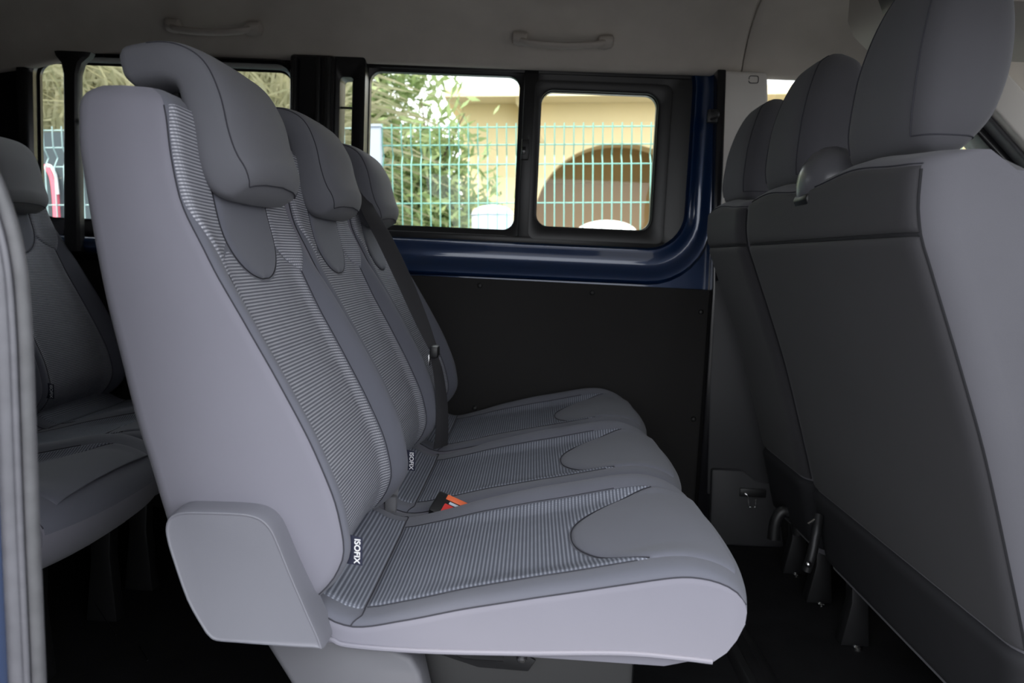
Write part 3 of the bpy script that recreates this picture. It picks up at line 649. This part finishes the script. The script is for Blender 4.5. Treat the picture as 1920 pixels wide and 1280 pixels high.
# ================================================================= FRONT SEATS (seen from behind)
XR = Spl([.15, .22, .365, .44, .615, .72, .758, .80, .85, .898, .94, .975, .99, 1.0], [.735, .716, .676, .653, .597, .557, .542, .525, .505, .487, .481, .481, .490, .515])
TK = Spl([.15, .4, .7, .9, .96, .985, 1.0], [.21, .20, .195, .195, .192, .178, .125])
def make_front(name, label, y0, y1, cat, heads, bands, side=None):
    global ORG
    yc = (y0+y1)/2; hw0 = (y1-y0)/2
    root = empty(name, (.62, yc, 0), label, cat, 'front seats seen from behind'); ORG = np.array([.62, yc, 0])
    R = .050
    bump_ = (lambda y: sum(.014*math.exp(-((y-h)/.13)**2) for h in heads))
    def rear(wv, z):
        a = abs(wv); hw = hw0; zz = z; x = XR(z); w0 = 1-R/hw
        if a > w0: x += R*(1-math.sqrt(max(0, 1-min(1, (a-w0)/(1-w0))**2)))
        y = yc+wv*hw; return np.array([x, y, z+bump_(y)*sstep(.91, .99, z)])
    ws = np.concatenate([-1+R/hw0*(1-np.sin(np.linspace(0, math.pi/2, 9))), np.linspace(-1+R/hw0, 1-R/hw0, 40)[1:-1], (1-R/hw0*(1-np.sin(np.linspace(0, math.pi/2, 9))))[::-1]])
    ws = np.concatenate([-1+R/hw0*(1-np.cos(np.linspace(0, math.pi/2, 9))), np.linspace(-1+R/hw0, 1-R/hw0, 40)[1:-1], 1-R/hw0*(1-np.cos(np.linspace(math.pi/2, 0, 9)))])
    L = []
    for z in np.concatenate([np.linspace(.15, .97, 50), [.978, .984, .989, .993, .996, .998, 1.0]]):
        lp_ = [rear(a, z) for a in ws]; t = TK(z); xf = XR(z)+t
        for q in np.linspace(0, 1, 8): lp_.append(np.array([xf-.04+.04*math.sin(q*math.pi/2), yc+hw0-.04*(1-math.cos(q*math.pi/2)), z+bump_(y1)*sstep(.91, .99, z)-.024*sstep(.85, 1, z)]))
        for q in np.linspace(1, 0, 8): lp_.append(np.array([xf-.04+.04*math.sin(q*math.pi/2), yc-hw0+.04*(1-math.cos(q*math.pi/2)), z+bump_(y0)*sstep(.91, .99, z)-.024*sstep(.85, 1, z)]))
        L.append(lp_)
    body = loft('backrest', L, 'bench_side_cloth', root)
    e = .984 if hw0 > .3 else .93
    for (b0, b1) in bands:
        w0 = (b0-yc)/hw0; w1 = (b1-yc)/hw0
        patch('upper_band', rear, lambda a, b: (w0+(w1-w0)*a, .894+(.980-.894)*b), 40, 16, 'shaded_back_cloth', body, sign=-1, h=.006, dip=.003, edge=.012)
        tp = lambda z: .045*max(0, (.87-z)/.5)
        def mp(a, b):
            z = .338+(.892-.338)*b; return (w0+(w1-w0)*a, z)
        patch('rear_panel', rear, mp, 44, 44, 'shaded_back_cloth', body, sign=-1, h=.007, dip=.003, edge=.014)
        tube('band_seam', [rear(a, .893)+np.array([-.0005, 0, 0]) for a in np.linspace(w0, w1, 40)], .0034, 'flap_cloth', body, n=6)
        tube('panel_edge_seam', [rear(w0, z)+np.array([-.0005, 0, 0]) for z in np.linspace(.34, .975, 40)], .0020, 'flap_cloth', body, n=6)
        tube('panel_edge_seam', [rear(w1, z)+np.array([-.0005, 0, 0]) for z in np.linspace(.34, .975, 40)], .0022, 'flap_cloth', body, n=6)
        tube('top_seam', [rear(a, .982)+np.array([-.001, 0, 0]) for a in np.linspace(w0, w1, 40)], .0011, 'seam_thread', body, n=6)
    patch('lower_flap', rear, lambda a, b: (-.97+1.94*a, .165+(.335-.165)*b), 40, 14, 'flap_cloth', body, sign=-1, h=.012, dip=.002, edge=.012)
    box('seat_base', XR(.15)+.02, XR(.15)+.50, y0+.03, y1-.03, .17, .37, 'flap_cloth', root, bevel=.03, seg=3)
    for yy in (y0+.08, y1-.12):
        prism('leg', [(.735, .0), (.80, .0), (.79, .10), (.80, .20), (.745, .20), (.752, .10)], 'y', yy, yy+.04, 'dark_steel', root, bevel=.004)
        lathe('floor_bolt', [(.010, 0), (.010, .006), (.006, .010)], (.768, yy-.012, .0), 'steel', root, 10)
    ORG = np.zeros(3); return root
def make_headrest(label, yc, wd=.135, sz=1.0):
    global ORG
    root = empty('headrest', (.57, yc, 1.0), label, 'headrest', 'headrests of the front seats'); ORG = np.array([.57, yc, 1.0])
    # cross-sections up the height: rear x, front x, half width
    ZR = Spl([1.012, 1.03, 1.08, 1.15, 1.20, 1.25, 1.29, 1.315], [.545, .516, .508, .512, .521, .536, .556, .590])
    ZF = Spl([1.012, 1.03, 1.08, 1.15, 1.20, 1.25, 1.29, 1.315], [.575, .598, .634, .652, .655, .652, .645, .618])
    ZW = Spl([1.012, 1.03, 1.08, 1.15, 1.22, 1.27, 1.30, 1.315], [.78, .93, 1.0, .97, .86, .70, .50, .30])
    zs = np.concatenate([[1.012, 1.014, 1.018, 1.024], np.linspace(1.03, 1.29, 26), [1.298, 1.305, 1.31, 1.313, 1.315]]); n = 40; L = []
    for z in zs:
        c = (ZR(z)+ZF(z))/2; h = (ZF(z)-ZR(z))/2; hw = wd*ZW(z); lp_ = []
        for k in range(n):
            t = 2*math.pi*k/n; a, b = math.cos(t), math.sin(t)
            lp_.append((c+math.copysign(abs(a)**.55, a)*h, yc+math.copysign(abs(b)**.45, b)*hw, 1.004+(z-1.012)*sz))
        L.append(lp_)
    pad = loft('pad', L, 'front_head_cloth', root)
    # seam between the rear cover and the side cover, on both sides
    for kk in (24, 16):
        pts = [np.array(L[i][kk]) for i in range(5, len(zs)-2)]
        tube('cover_seam', [p+np.array([-.0008, -.0008 if kk == 24 else .0008, 0]) for p in pts], .0011, 'seam_thread', pad, n=6)
    i0 = 5; tube('cover_seam', [np.array(L[i0][k])+np.array([0, -.0006, 0]) for k in range(24, 38)], .0010, 'seam_thread', pad, n=6)
    for s in (-1, 1): tube('post', [(.585, yc+s*.06, .96), (.585, yc+s*.06, 1.05)], .007, 'dark_steel', root, n=8)
    ORG = np.zeros(3); return root
make_front('front_bench', 'dark grey double front bench backrest filling the right of the picture', 1.035, 1.868, 'bench', (1.26, 1.70), ((1.045+.01, 1.85),))
make_front('driver_seat', 'narrow strip of the driver seat backrest, beyond the double bench', 1.895, 2.285, 'seat', (2.13,), ((1.91, 2.27),))
make_headrest('largest headrest, top right, on the near end of the front bench', 1.262, .142)
make_headrest('middle headrest on the far end of the front bench', 1.745, .135, .92)
make_headrest('smallest headrest, on the driver seat before the pale pillar', 2.150, .135, .88)
# belt outlet moulding on top of the bench
bo = empty('belt_outlet', (.50, 1.47, .98), 'shiny plastic belt outlet on top of the front bench', 'belt outlet'); ORG = np.array([.50, 1.47, .98])
L = []
for q in np.linspace(0, 1, 14):
    yy = 1.395+.145*q; f = math.sqrt(max(.02, 1-(2*q-1)**2)); L.append([(.522+.054*f*math.cos(t), yy, 1.000+.066*f*math.sin(t)-.012*q) for t in np.arange(20)*math.pi/10])
loft('moulding', L, 'outlet_plastic', bo)
prism('slot', [(.474, .975), (.470, .965), (.486, .935), (.500, .930), (.51, .95)], 'y', 1.43, 1.50, 'black_plastic', bo, bevel=.003)
ORG = np.zeros(3)
# hardware by the foot of the pillar and along the floor
ab = empty('belt_anchor', tuple(at(1405, 937, 2.36)), 'bright metal belt anchor clip at the foot of the pale pillar', 'belt anchor'); ORG = at(1405, 937, 2.36)
tube('clip', catmull([at(1396, 925, 2.36), at(1402, 931, 2.36), at(1404, 948, 2.36), at(1409, 951, 2.36), at(1416, 949, 2.36), at(1417, 934, 2.36)], 6), .0022, 'steel', ab, n=8)
box('anchor_plate', *(lambda p: (p[0]-.03, p[0]+.05, p[1]+.0, p[1]+.02, p[2]+.008, p[2]+.035))(at(1405, 937, 2.36)), 'black_plastic', ab, bevel=.004)
ORG = np.zeros(3)
lv = empty('seat_lever', tuple(at(1520, 1050, 1.75)), 'dark seat release lever hanging under the front bench', 'lever'); ORG = at(1520, 1050, 1.75)
tube('arm', catmull([at(1535, 965, 1.78), at(1530, 1000, 1.76), at(1522, 1040, 1.75), at(1512, 1070, 1.75)], 6), .011, 'dark_steel', lv, n=10)
dome('pivot', at(1516, 1058, 1.73), .007, .005, (0, -1, 0), 'steel', lv)
tube('pin', [at(1515, 982, 1.74), at(1528, 974, 1.74)], .003, 'steel', lv, n=6)
ORG = np.zeros(3)
tr_ = empty('floor_rail', (.50, 1.5, 0), 'long dark rail across the floor before the front bench', 'floor rail'); ORG = np.array([.5, 1.5, 0])
prism('rail', [(.46, 0), (.475, .012), (.53, .012), (.545, 0)], 'y', .75, 2.36, 'black_plastic', tr_, bevel=.003)
box('groove', .49, .515, .76, 2.35, .010, .0135, 'floor_mat', tr_, bevel=.001)
ORG = np.zeros(3)
hk = empty('floor_hook', tuple(at(1475, 960, 2.1)), 'small black hooked bracket on the floor near the far wall', 'bracket'); ORG = at(1475, 960, 2.1)
tube('hook', catmull([at(1450, 1010, 2.1), at(1455, 975, 2.1), at(1470, 958, 2.1), at(1490, 970, 2.1), at(1497, 1000, 2.1)], 6), .016, 'black_plastic', hk, n=10)
dome('screw', at(1487, 977, 2.07), .004, .004, (0, -1, 0), 'steel', hk)
ORG = np.zeros(3)
def runner(name, p, q, r, label):
    o = tube(name, [p, (np.array(p)+q)/2, q], r, 'steel', n=6); return tag(o, label, 'cable')
runner('cable', at(168, 1115, 1.7), at(217, 1190, 1.5), .0012, 'thin glinting cable slanting under the rear seats')
runner('cable', at(262, 1212, 1.5), at(277, 1238, 1.45), .0014, 'short glinting cable end on the dark floor under the hinge cover')

# ================================================================= DOOR EDGE AT THE LEFT
dp = struct(bpy.data.objects.new('wall_near_door_edge', None)); link(dp); dp.location = (-.5, .70, 0); ORG = np.array([-.5, .70, 0])
path = [(-90, 160), (-40, 245), (0, 330), (30, 410), (50, 500), (60, 620), (66, 780), (73, 980), (84, 1240), (90, 1420), (100, 1800)]
C2 = np.array([at(px, py, .72) for px, py in path]); C2 = catmull(C2, 6)
def off(dx, dy): return C2+np.array([dx, dy, 0])
tube('inner_seal', off(-.0065, .0), .0065, 'rubber', dp, n=12)
tube('seal_lip', off(-.0135, -.007), .0032, 'rubber_gloss', dp, n=10)
tube('outer_seal', off(-.0235, -.004), .0088, 'rubber_gloss', dp, n=12)
L = [[(p[0]+a, p[1]+b, p[2]) for a, b in ((-.028, -.002), (-.031, -.008), (-.040, -.012), (-.14, -.012), (-.14, .04), (-.050, .04), (-.030, .008))] for p in C2]
loft('door_skin', L, 'blue_paint', dp)
ORG = np.zeros(3)

# ================================================================= THE STREET
G = -1.30                                # street level below the camera
def smesh(name, V, Fc, mat, parent=None, **k):
    return mesh(name, [st(*v) for v in V], Fc, mat, parent, **k)
def sbox(name, x0, x1, y0, y1, z0, z1, mat, parent=None):
    V = [(x, y, z) for x in (x0, x1) for y in (y0, y1) for z in (z0, z1)]
    Fc = [(0, 1, 3, 2), (4, 6, 7, 5), (0, 4, 5, 1), (2, 3, 7, 6), (0, 2, 6, 4), (1, 5, 7, 3)]
    return smesh(name, V, Fc, mat, parent, smooth=False)
struct(smesh('ground', [(-40, -30, G), (40, -30, G), (40, 40, G), (-40, 40, G)], [(0, 1, 2, 3)], 'asphalt'))
# fence panels
FY = 4.25; FT = sp(960, 238, FY)[2]
def fence_panel(x0, x1, label, grey=False):
    c = st((x0+x1)/2, FY, G); r = empty('wire_fence_panel', tuple(c), label, 'fence', 'wire fence panels outside the windows')
    globals()['ORG'] = c; mt_ = 'fence_wire_grey' if grey else 'fence_wire'
    def bars(name, segs, rad):
        V = []; Fc = []
        for pl_ in segs:
            P = np.array([st(*p) for p in pl_]); n0 = len(V); T, A, B = frames(P, (.17, .3, .9) if abs(pl_[0][0]-pl_[-1][0]) > .1 else (.2, .93, .1))
            for i in range(len(P)):
                for t in range(6): V.append(P[i]+rad*(math.cos(t*math.pi/3)*A[i]+math.sin(t*math.pi/3)*B[i]))
            Fc += gridfaces(len(P), 6, False, True, n0)
        return mesh(name, V, Fc, mt_, r)
    folds = []
    for zf in (FT-.14, FT-.78, FT-1.42): folds += [(zf+.05, 0), (zf, .035), (zf-.05, 0)]
    prof = [(FT+.02, 0)]+folds+[(G+.02, 0)]
    o = bars('upright_wires', [[(x, FY+d, z) for z, d in prof] for x in np.arange(x0+.03, x1-.01, .05)], .0032); o['kind'] = 'stuff'
    hz = [FT, FT-.09, FT-.19, FT-.39, FT-.59, FT-.78, FT-.98, FT-1.18, FT-1.42, FT-1.62, FT-1.82]
    for z in hz: bars('level_wire', [[(x0, FY+.006, z), ((x0+x1)/2, FY+.006, z), (x1, FY+.006, z)]], .0034)
    globals()['ORG'] = np.zeros(3)
xp = sp(706, 260, FY)[0]
fence_panel(xp, xp+2.5, 'green wire fence panel before the yellow building and the tree')
fence_panel(xp+2.5, xp+5.0, 'wire fence panel seen past the largest headrest, beyond the windscreen pillar')
fence_panel(xp-2.5, xp, 'grey green wire fence panel before the reeds, behind the nearest seat headrest', True)
fence_panel(xp-5.0, xp-2.5, 'grey green wire fence panel at the far left, before the dark screen', True)
p = sp(706, 240, FY)
def post(x, ht, label, wd=.055):
    r = empty('fence_post', tuple(st(x, FY, G)), label, 'fence post'); globals()['ORG'] = st(x, FY, G)
    sbox('shaft', x-wd/2, x+wd/2, FY-.05, FY+.01, G, ht, 'post_grey', r); sbox('cap', x-wd/2-.004, x+wd/2+.004, FY-.055, FY+.015, ht, ht+.012, 'post_grey', r)
    globals()['ORG'] = np.zeros(3)
post(xp, FT+.0, 'pale grey fence post beside the leafy tree'); post(xp+2.5, FT, 'grey fence post right of the sliding window')
# the yellow building with its arch
BY = 9.0
bl = empty('yellow_building', tuple(st(1, BY, G)), 'pale yellow building with an arched recess beyond the fence', 'building'); ORG = st(1, BY, G)
bx0 = sp(866, 300, BY)[0]; bx1 = 7.0; ztop_ = sp(960, 194, BY)[2]; ac = sp(1160, 400, BY)[0]; ar = ac-sp(1003, 400, BY)[0]; azt = sp(1160, 268, BY)[2]; azc = azt-ar*.86
arch = [(ac+ar*math.cos(a), azc+ar*.86*math.sin(a)) for a in np.linspace(math.pi, 0, 25)]
def wallface(y):
    pts = [(bx0, G), (ac-ar, G)]+arch+[(ac+ar, G), (bx1, G), (bx1, ztop_), (bx0, ztop_)]
    return [(x, y, z) for x, z in pts]
f0 = wallface(BY); f1 = wallface(BY+.35); n_ = len(f0)
smesh('front_wall', f0+f1, [tuple(range(n_)), tuple(range(n_, 2*n_))]+[(i, (i+1) % n_, n_+(i+1) % n_, n_+i) for i in range(n_)], 'facade', bl, smooth=False)
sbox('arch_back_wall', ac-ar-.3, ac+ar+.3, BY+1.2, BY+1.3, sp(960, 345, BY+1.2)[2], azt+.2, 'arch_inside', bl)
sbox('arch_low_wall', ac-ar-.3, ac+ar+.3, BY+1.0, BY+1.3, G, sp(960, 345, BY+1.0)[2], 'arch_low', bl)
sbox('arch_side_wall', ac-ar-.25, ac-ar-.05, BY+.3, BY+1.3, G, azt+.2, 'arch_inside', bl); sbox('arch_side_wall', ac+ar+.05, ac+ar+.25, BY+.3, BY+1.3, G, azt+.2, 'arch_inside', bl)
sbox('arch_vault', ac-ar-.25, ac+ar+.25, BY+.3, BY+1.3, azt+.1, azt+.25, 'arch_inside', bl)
sbox('roof_slab', sp(840, 200, BY)[0], bx1+.2, BY-.40, BY+4, ztop_-.0, ztop_+.10, 'facade_pale', bl)
sbox('side_wall', bx0, bx0+.3, BY+.35, BY+4, G, ztop_, 'facade', bl)
sbox('rear_wall', bx0, bx1, BY+3.7, BY+4, G, ztop_, 'facade', bl)
xw = sp(985, 220, BY)[0]  # diagonal soffit shadow on the wall, shaped as a solid fin
smesh('soffit_shadow_fin', [(xw-.10, BY-.36, ztop_), (xw+.10, BY-.02, ztop_), (xw+.16, BY-.02, ztop_-.42), (xw-.10, BY-.30, ztop_-.05), (xw-.04, BY-.36, ztop_), (xw+.16, BY-.0, ztop_), (xw+.22, BY-.0, ztop_-.42), (xw-.04, BY-.30, ztop_-.05)],
      [(0, 1, 2, 3), (4, 5, 6, 7), (0, 1, 5, 4), (1, 2, 6, 5), (2, 3, 7, 6), (3, 0, 4, 7)], 'facade', bl, smooth=False)
ORG = np.zeros(3)
# low things behind the fence
def dome_thing(name, px0, px1, pytop, Y, mat, label, cat):
    a = sp(px0, pytop, Y); b = sp(px1, pytop, Y); r = (b[0]-a[0])/2; cx = (a[0]+b[0])/2; zt = a[2]; c = st(cx, Y, G); rt = empty(name, tuple(c), label, cat)
    globals()['ORG'] = c; prof = [(r*.8, G), (r*.95, G+.1), (r, zt-r*.45)]+[(r*math.cos(q), zt-r*.45+r*.45*math.sin(q)) for q in np.linspace(.2, 1.52, 8)]
    V = []; n = 20
    for rr, z in prof:
        for k in range(n): V.append((cx+rr*math.cos(2*math.pi*k/n), Y+rr*math.sin(2*math.pi*k/n), z))
    smesh('body', V, gridfaces(len(prof), n, False, True)+[tuple(range(n)), tuple(range((len(prof)-1)*n, len(prof)*n))], mat, rt)
    V = []
    for rr, z in ((r*1.03, zt-r*.50), (r*1.04, zt-r*.46), (r*1.0, zt-r*.42)):
        for k in range(n): V.append((cx+rr*math.cos(2*math.pi*k/n), Y+rr*math.sin(2*math.pi*k/n), z))
    smesh('rim', V, gridfaces(3, n, False, True), mat, rt); globals()['ORG'] = np.zeros(3)
dome_thing('domed_bin', 1078, 1196, 413, 6.2, 'white_plastic', 'white domed bin seen at the foot of the sliding pane', 'bin')
dome_thing('domed_bin', 884, 962, 384, 6.0, 'pale_blue_plastic', 'pale blue grey domed bin seen below the yellow wall corner', 'bin')
# tree beside the building
def leaves(n, centre, rad, ln, wd, droop=.4):
    V = []; Fc = []
    cl = RNG.normal(size=(60, 3)); cl /= np.linalg.norm(cl, axis=1)[:, None]; cl *= RNG.uniform(.35, 1, (60, 1)); cl = cl*np.array(rad)+np.array(centre)
    for i in range(n):
        c = cl[RNG.integers(60)]+RNG.normal(size=3)*.16; d = RNG.normal(size=3); d[2] -= droop; d /= np.linalg.norm(d); s = np.cross(d, RNG.normal(size=3)); s /= np.linalg.norm(s)
        l = ln*RNG.uniform(.6, 1.3); k = wd*RNG.uniform(.7, 1.2); b = len(V); V += [c-d*l/2, c+s*k/2, c+d*l/2, c-s*k/2]; Fc.append((b, b+1, b+2, b+3))
    return V, Fc
def tree(name, x, Y, zc, rad, n, label, ln=.16, wd=.035):
    c = st(x, Y, G); r = empty(name, tuple(c), label, 'tree'); globals()['ORG'] = c
    V, Fc = leaves(n, (x, Y, zc), rad, ln, wd); o = smesh('foliage', V, Fc, 'leaf', r, smooth=False, recalc=False); o['kind'] = 'stuff'
    tube('trunk', [st(x, Y, G), st(x+.05, Y, G+.8), st(x-.02, Y+.05, zc), st(x+.03, Y, zc+rad[2]*.7)], [.09, .075, .05, .02], 'bark', r, n=8)
    for k in range(7):
        a = k*2.4; z0 = G+.9+.2*k; tube('branch', [st(x, Y, z0), st(x+.5*rad[0]*math.cos(a), Y+.5*rad[1]*math.sin(a), z0+.35), st(x+.9*rad[0]*math.cos(a), Y+.9*rad[1]*math.sin(a), z0+.6)], [.014, .009, .004], 'bark', r, n=6)
    globals()['ORG'] = np.zeros(3)
tx = sp(745, 300, 7.4)[0]
tree('leafy_tree', tx-.40, 7.5, 1.0, (.72, .6, 1.5), 15000, 'leafy green tree left of the yellow building', .18, .040)
tree('leafy_shrub', sp(815, 340, 6.9)[0]-.05, 6.95, .10, (.42, .3, 1.1), 7500, 'lower leafy shrub touching the yellow wall corner', .17, .038)
# reeds behind the rear window
def reeds(px0, px1, Y, n, label):
    a = sp(px0, 200, Y)[0]; b = sp(px1, 200, Y)[0]; c = st((a+b)/2, Y, G); r = empty('reed_clump', tuple(c), label, 'reeds', 'reeds beyond the fence'); globals()['ORG'] = c
    V = []; Fc = []
    for i in range(n):
        x = RNG.uniform(a-.2, b+.2); y = Y+RNG.uniform(0, .9); z0 = RNG.uniform(G, 1.2); l = RNG.uniform(.5, 1.3); ang = RNG.normal()*.55; lean = RNG.normal()*.3; wd = RNG.uniform(.005, .013)
        p0 = np.array([x, y, z0]); d = np.array([math.sin(ang), lean, math.cos(ang)]); p1 = p0+d*l*.55; p2 = p1+np.array([math.sin(ang)*1.4, lean, math.cos(ang)-.9])*l*.45; s = np.array([math.cos(ang), .2, -math.sin(ang)])*wd
        k = len(V); V += [p0-s*.5, p0+s*.5, p1-s, p1+s, p2]; Fc += [(k, k+1, k+3, k+2), (k+2, k+3, k+4)]
    o = smesh('blades', V, Fc, 'reed', r, smooth=False, recalc=False); o['kind'] = 'stuff'
    for i in range(10):
        x = RNG.uniform(a, b); y = Y+RNG.uniform(.1, .8); tube('cane', [st(x, y, G), st(x+RNG.normal()*.1, y, .2), st(x+RNG.normal()*.25, y, 1.8)], [.014, .012, .006], 'reed', r, n=6)
    globals()['ORG'] = np.zeros(3)
reeds(20, 300, 5.5, 6500, 'dry reeds seen left of the nearest headrest through the rear window')
reeds(380, 515, 5.5, 5000, 'dry reeds seen between the nearest headrest and the black pillar')
tag(sbox('bank_screen', sp(-400, 300, 4.9)[0], sp(600, 300, 4.9)[0], 4.9, 4.94, G, sp(100, 247, 4.9)[2], 'screen_sheet'), 'dark grey screen sheet behind the fence at the far left', 'screen')
pp = empty('pink_slide', tuple(st(*sp(100, 420, 4.9))), 'pink plastic slide end behind the rear fence', 'slide'); ORG = st(*sp(100, 420, 4.7))
P = [sp(84, 308, 4.7), sp(93, 312, 4.7), sp(102, 330, 4.7), sp(107, 366, 4.7), sp(110, 420, 4.7)]
strap('chute', catmull([st(*q) for q in P], 5), .05, .03, (.2, 1, 0), 'pink_plastic', pp)
strap('rim', catmull([st(*(q+np.array([.02, -.02, .012]))) for q in P[:4]], 5), .012, .012, (.2, 1, 0), 'white_plastic', pp)
ORG = np.zeros(3)
